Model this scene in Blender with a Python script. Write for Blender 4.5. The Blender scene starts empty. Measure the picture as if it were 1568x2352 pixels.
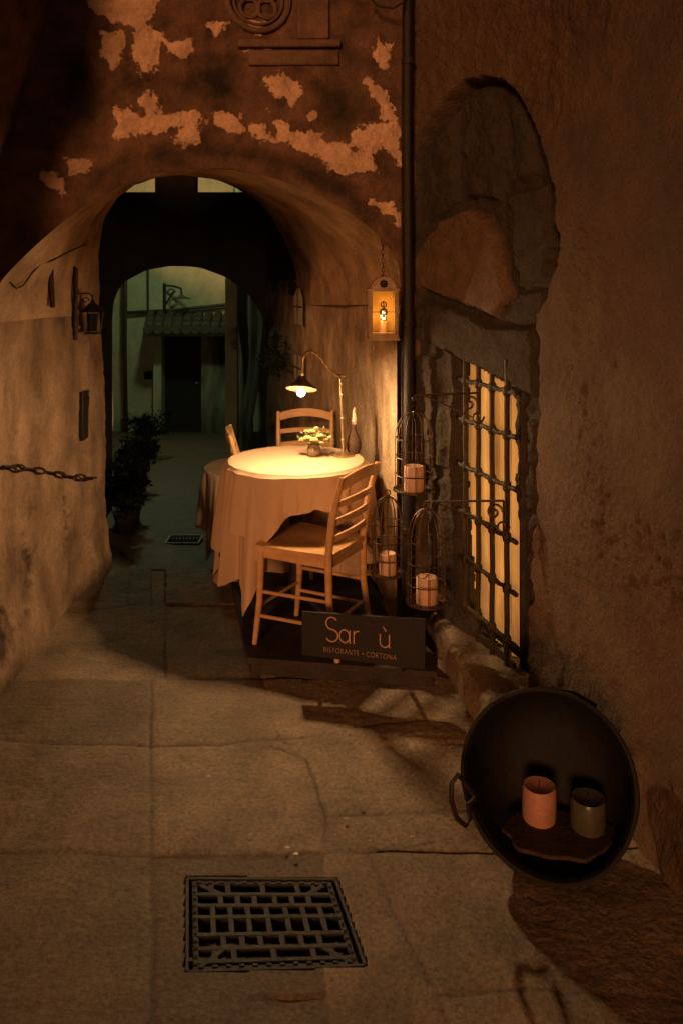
import bpy, math, random
import numpy as np
from mathutils import Vector, Matrix
random.seed(7); rng=np.random.default_rng(5)
C=bpy.context.scene.collection
FPX=1900.0; EYE=1.73; HX=784.0; HY=640.0
def P(px,y,d): return Vector(((px-HX)*d/FPX, d, EYE-(y-HY)*d/FPX))
def F(px,y,z=0.0):
    d=(EYE-z)*FPX/(y-HY); return Vector(((px-HX)*d/FPX,d,z))
def proj(X,Y,Z): return HX+X/Y*FPX, HY+(EYE-Z)/Y*FPX
# ---------------- noise
RT=rng.random((512,512))
def vn(x,y):
    xi=np.floor(x).astype(int); yi=np.floor(y).astype(int); fx=x-xi; fy=y-yi
    fx=fx*fx*(3-2*fx); fy=fy*fy*(3-2*fy)
    a=RT[xi&511,yi&511]; b=RT[(xi+1)&511,yi&511]; c=RT[xi&511,(yi+1)&511]; d=RT[(xi+1)&511,(yi+1)&511]
    return (a*(1-fx)+b*fx)*(1-fy)+(c*(1-fx)+d*fx)*fy
def fbm(x,y,o=4,s=0):
    x=np.asarray(x,float)+s*17.3; y=np.asarray(y,float)+s*9.1; t=0;a=.5;n=0
    for i in range(o):
        t=t+a*vn(x*2**i+i*31,y*2**i+i*17); n+=a; a*=.5
    return t/n-.5
def sstep(a,b,x):
    t=np.clip((x-a)/(b-a),0,1); return t*t*(3-2*t)
def sdf(px,py,poly):   # positive inside
    px=np.asarray(px,float); py=np.asarray(py,float); D=np.full(px.shape,1e9); ins=np.zeros(px.shape,bool)
    n=len(poly)
    for i in range(n):
        x0,y0=poly[i]; x1,y1=poly[(i+1)%n]; ex,ey=x1-x0,y1-y0
        t=np.clip(((px-x0)*ex+(py-y0)*ey)/(ex*ex+ey*ey+1e-9),0,1)
        D=np.minimum(D,np.hypot(px-x0-t*ex,py-y0-t*ey))
        c=((y0>py)!=(y1>py))&(px<(x1-x0)*(py-y0)/((y1-y0)+1e-12)+x0); ins^=c
    return np.where(ins,D,-D)
def segd(px,py,line):
    D=np.full(np.shape(px),1e9)
    for (x0,y0),(x1,y1) in zip(line[:-1],line[1:]):
        ex,ey=x1-x0,y1-y0
        t=np.clip(((px-x0)*ex+(py-y0)*ey)/(ex*ex+ey*ey+1e-9),0,1)
        D=np.minimum(D,np.hypot(px-x0-t*ex,py-y0-t*ey))
    return D
# ---------------- materials
def mat(name,c1,c2=None,scale=6,rough=.85,bump=.3,bscale=45,metal=0,masks=(),emis=None,estr=0,stretch=None,speck=.35,trans=0,bdist=.006,spec=.3,emod=None):
    m=bpy.data.materials.new(name); m.use_nodes=True; nt=m.node_tree; N=nt.nodes; L=nt.links
    b=N['Principled BSDF']; c2=c2 or tuple(x*.6 for x in c1)
    tc=N.new('ShaderNodeTexCoord'); mp=N.new('ShaderNodeMapping'); L.new(tc.outputs['Object'],mp.inputs[0])
    if stretch: mp.inputs['Scale'].default_value=stretch
    def noise(sc,det=8,ro=.6,src=None):
        n=N.new('ShaderNodeTexNoise'); n.inputs['Scale'].default_value=sc; n.inputs['Detail'].default_value=det; n.inputs['Roughness'].default_value=ro
        L.new(src or mp.outputs[0],n.inputs['Vector']); return n.outputs['Fac']
    def mr(src,a,bb,c=0,d=1):
        n=N.new('ShaderNodeMapRange'); L.new(src,n.inputs[0]); n.inputs[1].default_value=a;n.inputs[2].default_value=bb;n.inputs[3].default_value=c;n.inputs[4].default_value=d; return n.outputs[0]
    def mix(f,a,bb,mode='MIX'):
        n=N.new('ShaderNodeMix'); n.data_type='RGBA'; n.blend_type=mode
        if isinstance(f,float): n.inputs[0].default_value=f
        else: L.new(f,n.inputs[0])
        for i,x in ((6,a),(7,bb)):
            if isinstance(x,tuple): n.inputs[i].default_value=(*x,1)
            else: L.new(x,n.inputs[i])
        return n.outputs[2]
    col=mix(mr(noise(scale),.35,.65),c1,c2)
    h=noise(bscale,10,.65)
    for at,mc,amp,soft,nsc in masks:
        a=N.new('ShaderNodeAttribute'); a.attribute_name=at
        s=N.new('ShaderNodeMath'); s.operation='MULTIPLY_ADD'; L.new(noise(nsc,9,.62,tc.outputs['Object']),s.inputs[0]); s.inputs[1].default_value=amp; 
        s2=N.new('ShaderNodeMath'); s2.operation='SUBTRACT'; L.new(a.outputs['Fac'],s2.inputs[0]); s2.inputs[1].default_value=amp*.5
        L.new(s2.outputs[0],s.inputs[2])
        f=mr(s.outputs[0],0,soft)
        mc2=mix(mr(noise(nsc*.9),.4,.65),mc,tuple(x*.7 for x in mc))
        col=mix(f,col,mc2)
    if speck:
        sp=mr(noise(bscale*1.7,6,.7),.3,.7,1-speck,1+speck*.6)
        cc=N.new('ShaderNodeCombineColor'); 
        for i in range(3): L.new(sp,cc.inputs[i])
        col=mix(1.0,col,cc.outputs[0],'MULTIPLY')
    L.new(col,b.inputs['Base Color']); b.inputs['Roughness'].default_value=rough; b.inputs['Metallic'].default_value=metal
    b.inputs['Specular IOR Level'].default_value=spec
    if bump:
        bp=N.new('ShaderNodeBump'); bp.inputs['Strength'].default_value=bump; bp.inputs['Distance'].default_value=bdist; L.new(h,bp.inputs['Height']); L.new(bp.outputs[0],b.inputs['Normal'])
    if emis:
        b.inputs['Emission Color'].default_value=(*emis,1); b.inputs['Emission Strength'].default_value=estr
        if emod: L.new(mr(noise(emod,3,.5),.3,.7,estr*.25,estr*1.3),b.inputs['Emission Strength'])
    if trans: b.inputs['Transmission Weight'].default_value=trans
    return m
M={}
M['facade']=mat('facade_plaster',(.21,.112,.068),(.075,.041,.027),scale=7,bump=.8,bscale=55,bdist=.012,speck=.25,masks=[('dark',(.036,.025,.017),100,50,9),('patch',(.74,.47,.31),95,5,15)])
M['stonework']=mat('carved_stone',(.22,.125,.08),(.12,.07,.05),scale=9,bump=.5,bscale=60)
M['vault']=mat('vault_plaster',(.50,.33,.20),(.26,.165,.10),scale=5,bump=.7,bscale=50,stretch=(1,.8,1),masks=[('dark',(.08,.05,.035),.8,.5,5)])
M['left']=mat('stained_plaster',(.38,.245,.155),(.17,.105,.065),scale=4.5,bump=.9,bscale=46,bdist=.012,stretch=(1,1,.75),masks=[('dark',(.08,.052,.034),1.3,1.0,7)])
M['rightin']=mat('passage_plaster',(.52,.38,.24),(.26,.175,.11),scale=5,bump=.9,bscale=42,bdist=.012,stretch=(1,1,.8),masks=[('dark',(.12,.08,.055),1.2,.9,7)])
M['right']=mat('rough_wall_plaster',(.18,.11,.066),(.12,.073,.046),scale=3.5,bump=1,bscale=80,bdist=.018,masks=[('stone',(.066,.050,.036),16,12,14),('pale',(.19,.112,.066),14,10,14)])
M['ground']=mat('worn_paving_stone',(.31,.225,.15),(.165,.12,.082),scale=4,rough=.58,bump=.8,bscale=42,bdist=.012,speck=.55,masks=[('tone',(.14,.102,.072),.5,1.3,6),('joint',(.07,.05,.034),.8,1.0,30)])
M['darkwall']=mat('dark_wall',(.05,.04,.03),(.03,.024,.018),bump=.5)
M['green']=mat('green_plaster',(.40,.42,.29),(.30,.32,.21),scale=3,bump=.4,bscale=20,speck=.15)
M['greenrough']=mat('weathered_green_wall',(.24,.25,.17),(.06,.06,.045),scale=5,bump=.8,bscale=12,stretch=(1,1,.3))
M['iron']=mat('black_iron',(.020,.016,.012),(.035,.024,.016),scale=30,rough=.5,bump=.3,bscale=150,metal=.3,spec=.5)
M['castiron']=mat('cast_iron',(.020,.016,.012),(.010,.008,.006),scale=40,rough=.5,bump=.7,bscale=160,metal=.1,spec=.45)
M['rust']=mat('rusty_iron',(.055,.030,.017),(.025,.016,.011),scale=30,rough=.6,bump=.4,bscale=120,metal=.3)
M['wire']=mat('rusty_wire',(.11,.06,.03),(.04,.025,.016),scale=60,rough=.45,bump=.2,bscale=150,metal=.4,spec=.6)
M['grille']=mat('painted_grille_iron',(.05,.034,.02),(.025,.018,.012),scale=30,rough=.6,bump=.4,bscale=120)
M['wood']=mat('pale_chair_wood',(.62,.37,.18),(.46,.255,.115),scale=8,rough=.36,bump=.12,bscale=60,stretch=(1,1,6),speck=.15,spec=.5)
M['deck']=mat('dark_deck_wood',(.045,.032,.024),(.02,.015,.012),scale=10,rough=.7,bump=.5,bscale=40)
M['cloth']=mat('peach_tablecloth',(.58,.41,.28),(.52,.36,.24),scale=4,rough=.9,bump=.35,bscale=400,bdist=.001,speck=.06)
M['brass']=mat('aged_brass',(.50,.36,.2),(.3,.2,.1),scale=20,rough=.32,bump=.1,metal=.8)
M['shade']=mat('dark_lamp_shade',(.045,.024,.014),(.03,.017,.011),scale=20,rough=.3,bump=0,speck=0,trans=.12)
M['bulb']=mat('bulb_glow',(1,.9,.7),bump=0,speck=0,emis=(1,.86,.62),estr=22)
M['petal']=mat('cream_petal',(.92,.82,.50),(.88,.72,.34),scale=30,rough=.7,bump=0,speck=.05)
M['leaf']=mat('dark_leaf',(.022,.030,.014),(.012,.018,.009),scale=20,rough=.8,bump=0,speck=.1,spec=.1)
M['leaflit']=mat('olive_leaf',(.24,.25,.09),(.11,.13,.05),scale=20,rough=.6,bump=0,speck=.1)
M['glass']=mat('vase_glass',(.35,.28,.16),(.25,.2,.1),scale=20,rough=.1,bump=0,speck=0,trans=.6,spec=.6)
M['straw']=mat('bottle_straw',(.10,.055,.028),(.05,.03,.018),scale=50,rough=.8,bump=.8,bscale=120,stretch=(1,1,4))
M['wax']=mat('pale_wax',(.60,.38,.26),(.52,.32,.21),scale=10,rough=.5,bump=.1,speck=.08)
M['pink']=mat('pink_wax',(.46,.23,.16),(.38,.18,.125),scale=12,rough=.5,bump=.3,speck=.15)
M['greywax']=mat('grey_wax',(.085,.075,.055),(.055,.05,.036),scale=12,rough=.3,bump=.2,speck=.12)
M['lantern']=mat('pale_lantern_paint',(.46,.31,.18),(.24,.15,.085),scale=20,rough=.6,bump=.2)
M['amber']=mat('amber_glow_glass',(.5,.26,.06),scale=12,bump=0,speck=0,emis=(1,.42,.035),estr=.20)
M['flame']=mat('candle_flame',(1,.8,.4),bump=0,speck=0,emis=(1,.7,.28),estr=9)
M['sign']=mat('black_sign_board',(.012,.01,.009),(.016,.013,.011),rough=.45,bump=.1,speck=.1)
M['letter']=mat('copper_lettering',(.62,.35,.2),(.55,.3,.17),scale=20,rough=.6,bump=0,speck=.1)
M['letterdark']=mat('dark_lettering',(.07,.045,.03),rough=.6,bump=0)
M['curtain']=mat('lit_curtain',(.4,.25,.11),scale=6,bump=0,speck=0,emis=(1,.42,.09),estr=.42,emod=4,stretch=(3,3,.5))  # room glow and fold shading are put into the noisy emission
M['copper']=mat('blackened_copper',(.010,.008,.006),(.006,.005,.004),scale=14,rough=.7,bump=.5,bscale=30,metal=.1)
M['plank']=mat('old_plank',(.06,.032,.02),(.026,.016,.011),scale=12,rough=.75,bump=.7,bscale=40,stretch=(1,4,1))
M['tile']=mat('roof_tile',(.09,.08,.055),(.045,.04,.03),scale=10,bump=.4)
M['door']=mat('dark_door_wood',(.02,.018,.014),bump=.3)
M['pane']=mat('pale_window_pane',(.50,.42,.3),bump=0,speck=.1,rough=.4)
M['terra']=mat('dark_flower_pot',(.035,.024,.018),bump=.3)
# ---------------- mesh builder
class MB:
    def __init__(s): s.v=[]; s.f=[]
    def add(s,v,f):
        o=len(s.v); s.v+= [tuple(x) for x in v]; s.f+=[tuple(i+o for i in q) for q in f]; return s
    def box(s,c,d,rz=0):
        x,y,z=[k/2 for k in d]; R=Matrix.Rotation(rz,3,'Z')
        vs=[Vector(c)+R@Vector((a*x,b*y,e*z)) for a in(-1,1) for b in(-1,1) for e in(-1,1)]
        return s.add(vs,[(0,1,3,2),(4,6,7,5),(0,4,5,1),(2,3,7,6),(0,2,6,4),(1,5,7,3)])
    def bar(s,p,q,w,h,up=(0,0,1)):
        p=Vector(p);q=Vector(q);t=(q-p).normalized();u=Vector(up)
        a=t.cross(u); 
        if a.length<1e-4: a=t.cross(Vector((1,0,0)))
        a.normalize(); b=a.cross(t)
        vs=[e+a*i*w/2+b*j*h/2 for e in(p,q) for i in(-1,1) for j in(-1,1)]
        return s.add(vs,[(0,1,3,2),(4,6,7,5),(0,4,5,1),(2,3,7,6),(0,2,6,4),(1,5,7,3)])
    def tube(s,pts,r,n=8,closed=False):
        pts=[Vector(p) for p in pts]; m=len(pts); rr=r if isinstance(r,(list,tuple)) else [r]*m
        vs=[];a=None
        for i in range(m):
            if closed: t=pts[(i+1)%m]-pts[i-1]
            else: t=pts[min(i+1,m-1)]-pts[max(i-1,0)]
            t.normalize()
            if a is None:
                a=t.cross(Vector((0,0,1)))
                if a.length<.1: a=t.cross(Vector((1,0,0)))
            a=(a-t*a.dot(t)).normalized(); b=t.cross(a)
            for k in range(n):
                g=2*math.pi*k/n; vs.append(pts[i]+(a*math.cos(g)+b*math.sin(g))*rr[i])
        fs=[]
        for i in range(m if closed else m-1):
            j=(i+1)%m
            for k in range(n): fs.append((i*n+k,i*n+(k+1)%n,j*n+(k+1)%n,j*n+k))
        if not closed: fs+= [tuple(range(n))[::-1], tuple((m-1)*n+k for k in range(n))]
        return s.add(vs,fs)
    def lathe(s,prof,c=(0,0,0),n=28,axis=None,wob=0):
        q=Vector((0,0,1)).rotation_difference(Vector(axis).normalized()) if axis else None
        vs=[]
        for r,z in prof:
            for k in range(n):
                g=2*math.pi*k/n; r2=r*(1+wob*math.sin(3*g+z*9))
                p=Vector((r2*math.cos(g),r2*math.sin(g),z)); 
                if q: p=q@p
                vs.append(Vector(c)+p)
        fs=[(i*n+k,i*n+(k+1)%n,(i+1)*n+(k+1)%n,(i+1)*n+k) for i in range(len(prof)-1) for k in range(n)]
        return s.add(vs,fs)
    def sheet(s,A):
        nu,nv=A.shape[:2]; o=len(s.v); s.v+=[tuple(x) for x in A.reshape(-1,3).tolist()]
        s.f+=[(o+i*nv+j,o+(i+1)*nv+j,o+(i+1)*nv+j+1,o+i*nv+j+1) for i in range(nu-1) for j in range(nv-1)]; return s
    def prism(s,poly,z0,z1):
        n=len(poly); vs=[(x,y,z0) for x,y in poly]+[(x,y,z1) for x,y in poly]
        return s.add(vs,[tuple(range(n))[::-1],tuple(range(n,2*n))]+[(i,(i+1)%n,n+(i+1)%n,n+i) for i in range(n)])
    def ball(s,c,r,n=12,sz=1):
        return s.lathe([(max(r*math.sin(math.pi*i/n),.0004),-r*sz*math.cos(math.pi*i/n)) for i in range(n+1)],c,n)
    def leaves(s,c,rad,n,size,shell=.3):
        c=Vector(c)
        for i in range(n):
            d=Vector((random.gauss(0,1),random.gauss(0,1),random.gauss(0,1))).normalized()
            k=random.uniform(shell,1)*(1+.25*math.sin(d.x*5+d.z*7))
            p=c+Vector((d.x*rad[0],d.y*rad[1],d.z*rad[2]))*k
            t=Vector((random.gauss(0,1),random.gauss(0,1),random.gauss(0,.7))).normalized(); u=t.cross(d+Vector((.1,.2,.3))).normalized()
            z=size*random.uniform(.6,1.3)
            s.add([p-t*z,p+u*z*.4,p+t*z,p-u*z*.4],[(0,1,2,3)])
        return s
    def build(s,name,m,parent=None,bevel=0,smooth=True,local=False,attrs=None):
        me=bpy.data.meshes.new(name); vs=s.v
        if parent is not None and not local:
            o3=root_loc(parent); vs=[(x-o3[0],y-o3[1],z-o3[2]) for x,y,z in vs]
        me.from_pydata(vs,[],s.f); me.materials.append(M[m]); me.update()
        if smooth:
            me.polygons.foreach_set('use_smooth',[True]*len(me.polygons)); me.set_sharp_from_angle(angle=.75)
        if attrs:
            for k,a in attrs.items():
                at=me.attributes.new(k,'FLOAT','POINT'); at.data.foreach_set('value',np.asarray(a,dtype=np.float32).ravel())
        o=bpy.data.objects.new(name,me); C.objects.link(o)
        if parent is not None: o.parent=parent
        if bevel:
            b=o.modifiers.new('bevel','BEVEL'); b.width=bevel; b.segments=2; b.limit_method='ANGLE'
        return o
def root_loc(o):
    l=Vector((0,0,0))
    while o is not None: l+=o.location; o=o.parent
    return l
def thing(name,label,cat,loc=(0,0,0),rz=0,group=None):
    o=bpy.data.objects.new(name,None); C.objects.link(o); o.empty_display_size=.1
    o.location=loc; o.rotation_euler=(0,0,rz); o['label']=label; o['category']=cat
    if group: o['group']=group
    return o
def tag(o,label,cat,group=None):
    o['label']=label; o['category']=cat
    if group: o['group']=group
    return o
def dup(r,loc,rz,label):
    n=r.copy(); C.objects.link(n); n.location=loc; n.rotation_euler=(0,0,rz); n['label']=label
    for c in list(r.children):
        k=c.copy(); C.objects.link(k); k.parent=n
        for g in list(c.children):
            h=g.copy(); C.objects.link(h); h.parent=k
    return n
def cyc(pts,n):   # resample by arc length
    p=np.array(pts,float); d=np.r_[0,np.cumsum(np.hypot(*np.diff(p,axis=0).T))]; t=np.linspace(0,d[-1],n)
    q=np.stack([np.interp(t,d,p[:,0]),np.interp(t,d,p[:,1])],1)
    for _ in range(2): q[1:-1]=(q[:-2]+2*q[1:-1]+q[2:])/4
    return q
# =============== GROUND
def gz(d):
    d=np.asarray(d,float); return np.where(d<4.92,0,np.where(d<4.94,-.2,-.2-.1*(np.minimum(d,17)-4.92)))
xs=np.r_[np.linspace(-12,-2.6,12),np.arange(-2.5,-1.6,.05),np.arange(-1.6,1.15,.0075),np.linspace(1.2,12,14)]
ys=np.r_[np.linspace(-12,1.7,14),np.arange(1.8,4.9,.0075),[4.912,4.92,4.94,4.96],np.arange(5,9,.035),np.linspace(9.1,18,70),np.linspace(19,60,10)]
GX,GY=np.meshgrid(xs,ys,indexing='ij')
J=[[(345,2500),(352,1980),(347,1720),(350,1560)],[(-200,1700),(0,1705),(350,1716)],[(350,1715),(500,1712),(640,1700),(760,1685),(900,1662),(1090,1650)],
[(600,1555),(618,1620),(645,1692)],[(620,1716),(700,1738),(725,1800),(748,1872)],[(748,1878),(900,1865),(1090,1855),(1300,1850)],
[(-200,1960),(0,1965),(350,1972),(600,1965),(850,1955),(1000,1930)],[(850,1955),(900,2080),(1000,2280),(1080,2500)],
[(-60,1568),(350,1560),(600,1556),(975,1530)],[(372,1410),(380,1470),(384,1560)],[(100,1420),(300,1392),(525,1378)],[(300,1320),(285,1395)],[(1000,2290),(1300,2275),(1600,2300)]]
wx_=fbm(GX*3,GY*3,3,3)*.02+fbm(GX*14,GY*14,3,4)*.009; wy_=fbm(GX*3,GY*3,3,13)*.02+fbm(GX*14,GY*14,3,14)*.009
WX=GX+wx_; WY=GY+wy_
jd=np.full(GX.shape,1e9)
for l in J:
    w=[F(a,b) for a,b in l]; jd=np.minimum(jd,segd(WX,WY,[(q.x,q.y) for q in w]))
for i,yy in enumerate(np.arange(5.6,18,.8)):
    jd=np.minimum(jd,np.abs(GY-yy-.1*np.sin(GX*1.3+i)))
    x0=-1.3+(.37*i*7)%1.1-.08*yy
    for k in (-1,0,1): jd=np.where((GY>yy)&(GY<yy+.8),np.minimum(jd,np.abs(GX-x0-k*.9)),jd)
# slab identity for tone and small height steps
gpx,gpy=proj(WX,np.maximum(WY,.3),0*WX)
def yl(pts): a_=np.array(pts,float); return np.interp(gpx,a_[:,0],a_[:,1])
sid=(gpx>348)*1
sid=sid+2*(gpy>yl([(-60,1568),(350,1560),(600,1556),(975,1530)]))+4*(gpy>yl([(-200,1700),(350,1716),(500,1712),(640,1700),(760,1685),(900,1662),(1090,1650)]))+8*(gpy>yl([(-200,1960),(350,1972),(600,1965),(850,1955),(1000,1930)]))
sid=sid+16*((gpx>np.interp(gpy,[1555,1620,1692],[600,618,645]))&(gpy<1705)&(gpx>400))+32*((gpx>np.interp(gpy,[1700,1738,1800,1872,1955],[640,700,725,748,850]))&(gpy>1690)&(gpy<1955))+64*((gpx>np.interp(gpy,[1955,2080,2280,2500],[850,900,1000,1080]))&(gpy>1950))
sid=sid+128*((gpy>yl([(748,1878),(900,1865),(1090,1855),(1300,1850)]))&(gpx>748))+256*((gpx>380)&(gpy<1560))+512*(gpy<1385)
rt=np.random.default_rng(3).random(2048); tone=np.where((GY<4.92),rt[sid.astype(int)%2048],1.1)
vis=np.clip(fbm(GX*2.5,GY*2.5,3,15)*2.2+.6,.2,1)
joint=np.clip(1-jd/.009,0,1)*vis
near=(GY>1.7)&(GY<18)
slab=fbm(GX*1.3,GY*1.3,2,5)*.04+fbm(GX*6,GY*6,4,6)*.016+fbm(GX*22+GY*4,GY*90,2,8)*.003*np.clip(fbm(GX*2,GY*2,2,9)*4,0,1)+fbm(GX*34,GY*34,2,11)*.003
GZ=gz(GY)+np.where(near,slab+(rt[(sid.astype(int)*7+3)%2048]-.5)*.012*(GY<4.9)-.005*vis*(1-sstep(0,.02,jd)),0)
q=[F(430,2015),F(770,2018),F(838,2215),F(430,2230)]; quad=[(a.x,a.y) for a in q]
gs=sdf(GX,GY,quad); GZ=np.where(gs>-.004,-.09,np.where(gs>-.08,GZ*.15-.001,GZ))
A=np.stack([GX,GY,GZ],-1)
g=MB().sheet(A).build('ground','ground',attrs={'joint':joint*1.0,'tone':tone*1.5-.35}); g['kind']='structure'
# =============== FACADE with arch
FL=(-1.60,3.50); FR=(.335,3.95)
def fs(px):
    k=(px-HX)/FPX; dx=FR[0]-FL[0]; dy=FR[1]-FL[1]; return (k*FL[1]-FL[0])/(dx-k*dy)
def fpos(s): return FL[0]+s*(FR[0]-FL[0]), FL[1]+s*(FR[1]-FL[1])
fn=Vector((FR[1]-FL[1],-(FR[0]-FL[0]),0)).normalized()   # toward camera
def Pf(px,y,off=0):
    X,Y=fpos(fs(px)); return Vector((X,Y,EYE-(y-HY)*Y/FPX))+fn*off
front=[(-7,740),(-6,655),(20,624),(60,583),(130,520),(200,470),(280,425),(370,395),(450,384),(540,388),(640,410),(730,445),(800,485),(860,530),(900,570),(918,620),(922,700)]
back=[(228,720),(228,560),(236,500),(262,455),(310,420),(370,402),(430,399),(490,408),(545,432),(590,462),(625,500),(655,555),(680,620),(692,700)]
NA=90
fq=cyc(front,NA); bq=cyc(back,NA)
FA=np.array([tuple(Pf(a,b)) for a,b in fq])
BA=np.array([tuple(P(a,b,5.0+1.3*(a-228)/462)) for a,b in bq])
arched=thing('arched_wall','weathered wall of peeling plaster above the low round archway','wall',(-.65,3.72,0))
scol=np.linspace(-.6,1.02,480)
FXc,FYc=fpos(scol); ft=(FA[:,0]-FL[0])/(FR[0]-FL[0])
zc=np.interp(scol,ft[1:-1],FA[1:-1,2],left=-.3,right=-.3)
vr=np.r_[np.linspace(0,1,220),[1.05,2.4]]
S,V=np.meshgrid(scol,vr,indexing='ij'); X=FXc[:,None]+0*V; Y=FYc[:,None]+0*V
Z=zc[:,None]+(3.1-zc[:,None])*np.minimum(V,1)+np.maximum(V-1,0)*2
px,py=proj(X,Y,Z)
patches=[[(200,0),(365,-20),(345,45),(370,75),(360,150),(330,160),(300,130),(310,80),(290,60),(240,40)],[(235,70),(285,70),(285,140),(260,150),(235,120)],[(365,80),(440,100),(430,140),(390,125)],[(475,50),(515,50),(510,78),(480,75)],[(570,45),(605,50),(600,85),(575,80)],[(610,180),(640,158),(682,190),(680,230),(645,228),(618,205)],[(845,185),(895,215),(905,270),(880,275),(860,225)],[(860,80),(890,105),(890,165),(862,155)],[(264,250),(330,262),(460,250),(472,270),(380,300),(300,318),(260,310)],[(320,225),(362,228),(380,258),(330,262)],[(500,262),(558,262),(562,300),(520,312),(498,290)],[(408,292),(458,297),(462,325),(420,332),(402,312)],[(572,288),(612,272),(622,322),(598,328)],[(618,258),(660,290),(720,314),(800,338),(815,398),(780,404),(755,374),(700,353),(650,328)],[(815,288),(918,283),(920,380),(880,335),(850,352),(813,327)],[(100,398),(132,398),(147,438),(113,438)],[(780,350),(865,360),(862,398),(800,392)],[(860,465),(918,465),(918,515)],[(570,112),(615,108),(612,132),(580,138)],[(700,265),(722,262),(724,272),(704,275)],[(150,370),(190,360),(210,380),(160,395)]]
pd=np.full(X.shape,-999.)
for p in patches: pd=np.maximum(pd,sdf(px,py,p))
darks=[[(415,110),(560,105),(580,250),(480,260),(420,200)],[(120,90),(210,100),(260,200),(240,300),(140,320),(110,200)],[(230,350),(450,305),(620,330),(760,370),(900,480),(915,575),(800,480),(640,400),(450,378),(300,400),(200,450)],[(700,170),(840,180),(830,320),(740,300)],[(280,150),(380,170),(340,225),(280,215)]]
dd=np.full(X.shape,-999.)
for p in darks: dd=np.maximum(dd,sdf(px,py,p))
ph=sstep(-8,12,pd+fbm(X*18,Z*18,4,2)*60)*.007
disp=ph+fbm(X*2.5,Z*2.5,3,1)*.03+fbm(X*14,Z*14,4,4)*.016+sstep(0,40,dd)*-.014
X=X+fn.x*disp; Y=Y+fn.y*disp
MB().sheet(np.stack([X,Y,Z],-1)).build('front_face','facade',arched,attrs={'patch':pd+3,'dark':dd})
# vault
T=np.linspace(0,1,110)[:,None,None]; A=FA[None]*(1-T)+BA[None]*T
par=np.linspace(0,1,NA)[None,:]*4.2; tt=np.linspace(0,1,110)[:,None]*2.2
cen=np.array([-.45,0,1.5]); dr=A-cen; dr[...,1]=0; dr/=np.linalg.norm(dr,axis=-1,keepdims=True)
n=fbm(par*2,tt*2,4,9)*.05+fbm(par*9,tt*9,3,10)*.016
A=A+dr*(n*np.minimum(1,np.minimum(np.linspace(0,1,110)*12,2)[:,None]+.02))[...,None]
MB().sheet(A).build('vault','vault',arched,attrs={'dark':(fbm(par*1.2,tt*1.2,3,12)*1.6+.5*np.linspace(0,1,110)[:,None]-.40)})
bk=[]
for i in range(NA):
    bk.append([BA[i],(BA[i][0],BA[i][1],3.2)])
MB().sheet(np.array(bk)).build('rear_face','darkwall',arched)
# =============== LEFT WALL
lw=thing('plaster_wall','ochre streaked plaster wall along the left side of the alley','wall',(-1.47,3,0))
yy=np.r_[np.linspace(0.6,2.6,8),np.arange(2.7,5.02,.0095)]; zz=np.arange(-.35,1.72,.0095)
Y,Z=np.meshgrid(yy,zz,indexing='ij')
ztop=np.interp(Y[:,0],[3.55,5.0],[FA[0][2],BA[0][2]])
Z=np.minimum(Z,ztop[:,None]+0*Z)
bulge=fbm(Y*1.1,Z*1.1,2,20)*.07+fbm(Y*5,Z*4,4,21)*.026+fbm(Y*26,Z*24,3,22)*.012
ed=sstep(4.66,4.69,Y)*.03+.06*(1-sstep(0,.3,Z))*(fbm(Y*3,0*Y,2,24)+.7)
fade=np.clip((ztop[:,None]-Z)/.15,0,1)
X=-1.47+bulge*fade+ed*fade
px,py=proj(X,Y,Z)
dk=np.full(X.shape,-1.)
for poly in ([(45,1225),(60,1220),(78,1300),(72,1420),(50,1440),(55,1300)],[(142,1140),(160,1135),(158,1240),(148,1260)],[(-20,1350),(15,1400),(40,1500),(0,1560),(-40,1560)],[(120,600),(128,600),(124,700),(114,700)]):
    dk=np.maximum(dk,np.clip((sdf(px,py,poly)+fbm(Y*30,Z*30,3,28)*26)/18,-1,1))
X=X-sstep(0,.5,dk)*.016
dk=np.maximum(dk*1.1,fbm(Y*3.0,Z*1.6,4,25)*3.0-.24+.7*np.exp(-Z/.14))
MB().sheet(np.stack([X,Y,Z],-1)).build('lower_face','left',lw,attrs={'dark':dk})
yy=np.arange(2.65,3.80,.025); zz=np.arange(1.5,5,.025); Y,Z=np.meshgrid(yy,zz,indexing='ij')
X=-1.50+.25*sstep(1.9,3.1,Z)+fbm(Y*5,Z*.8,3,26)*.06
MB().sheet(np.stack([X,Y,Z],-1)).build('upper_face','facade',lw,attrs={'dark':fbm(Y*5,Z*.7,3,27)*140-25,'patch':0*X-200})
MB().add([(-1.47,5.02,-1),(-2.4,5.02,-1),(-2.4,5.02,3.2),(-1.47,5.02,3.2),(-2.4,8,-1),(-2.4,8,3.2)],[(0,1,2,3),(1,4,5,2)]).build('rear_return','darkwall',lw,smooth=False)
# =============== RIGHT PASSAGE WALL
rw=thing('passage_wall','uneven plaster wall beside the dining table under the arch','wall',(0,5,0))
dpt=np.r_[np.arange(3.94,6.32,.012),np.linspace(6.35,8.0,60)]
xw=np.interp(dpt,[3.93,5.3,6.3,8.0],[.285,.0,-.31,-.72]); zz=np.r_[np.arange(-.7,1.75,.012)]
Y=dpt[:,None]+0*zz; Z=zz[None]+0*Y
lim=np.where(dpt<6.3,np.interp(dpt,[3.94,6.3],[FA[-1][2],BA[-1][2]]),1.72)
Z=np.minimum(Z,lim[:,None]); fade=np.clip((lim[:,None]-Z)/.1,0,1)
edge=np.clip((Y-3.94)/.05,0,1)
X=xw[:,None]+(fbm(Y*2,Z*2,3,30)*.05+fbm(Y*7,Z*6,4,31)*.022+fbm(Y*24,Z*24,2,33)*.006)*fade*edge-.02*(1-sstep(4.2,4.25,Y))*fade
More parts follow.
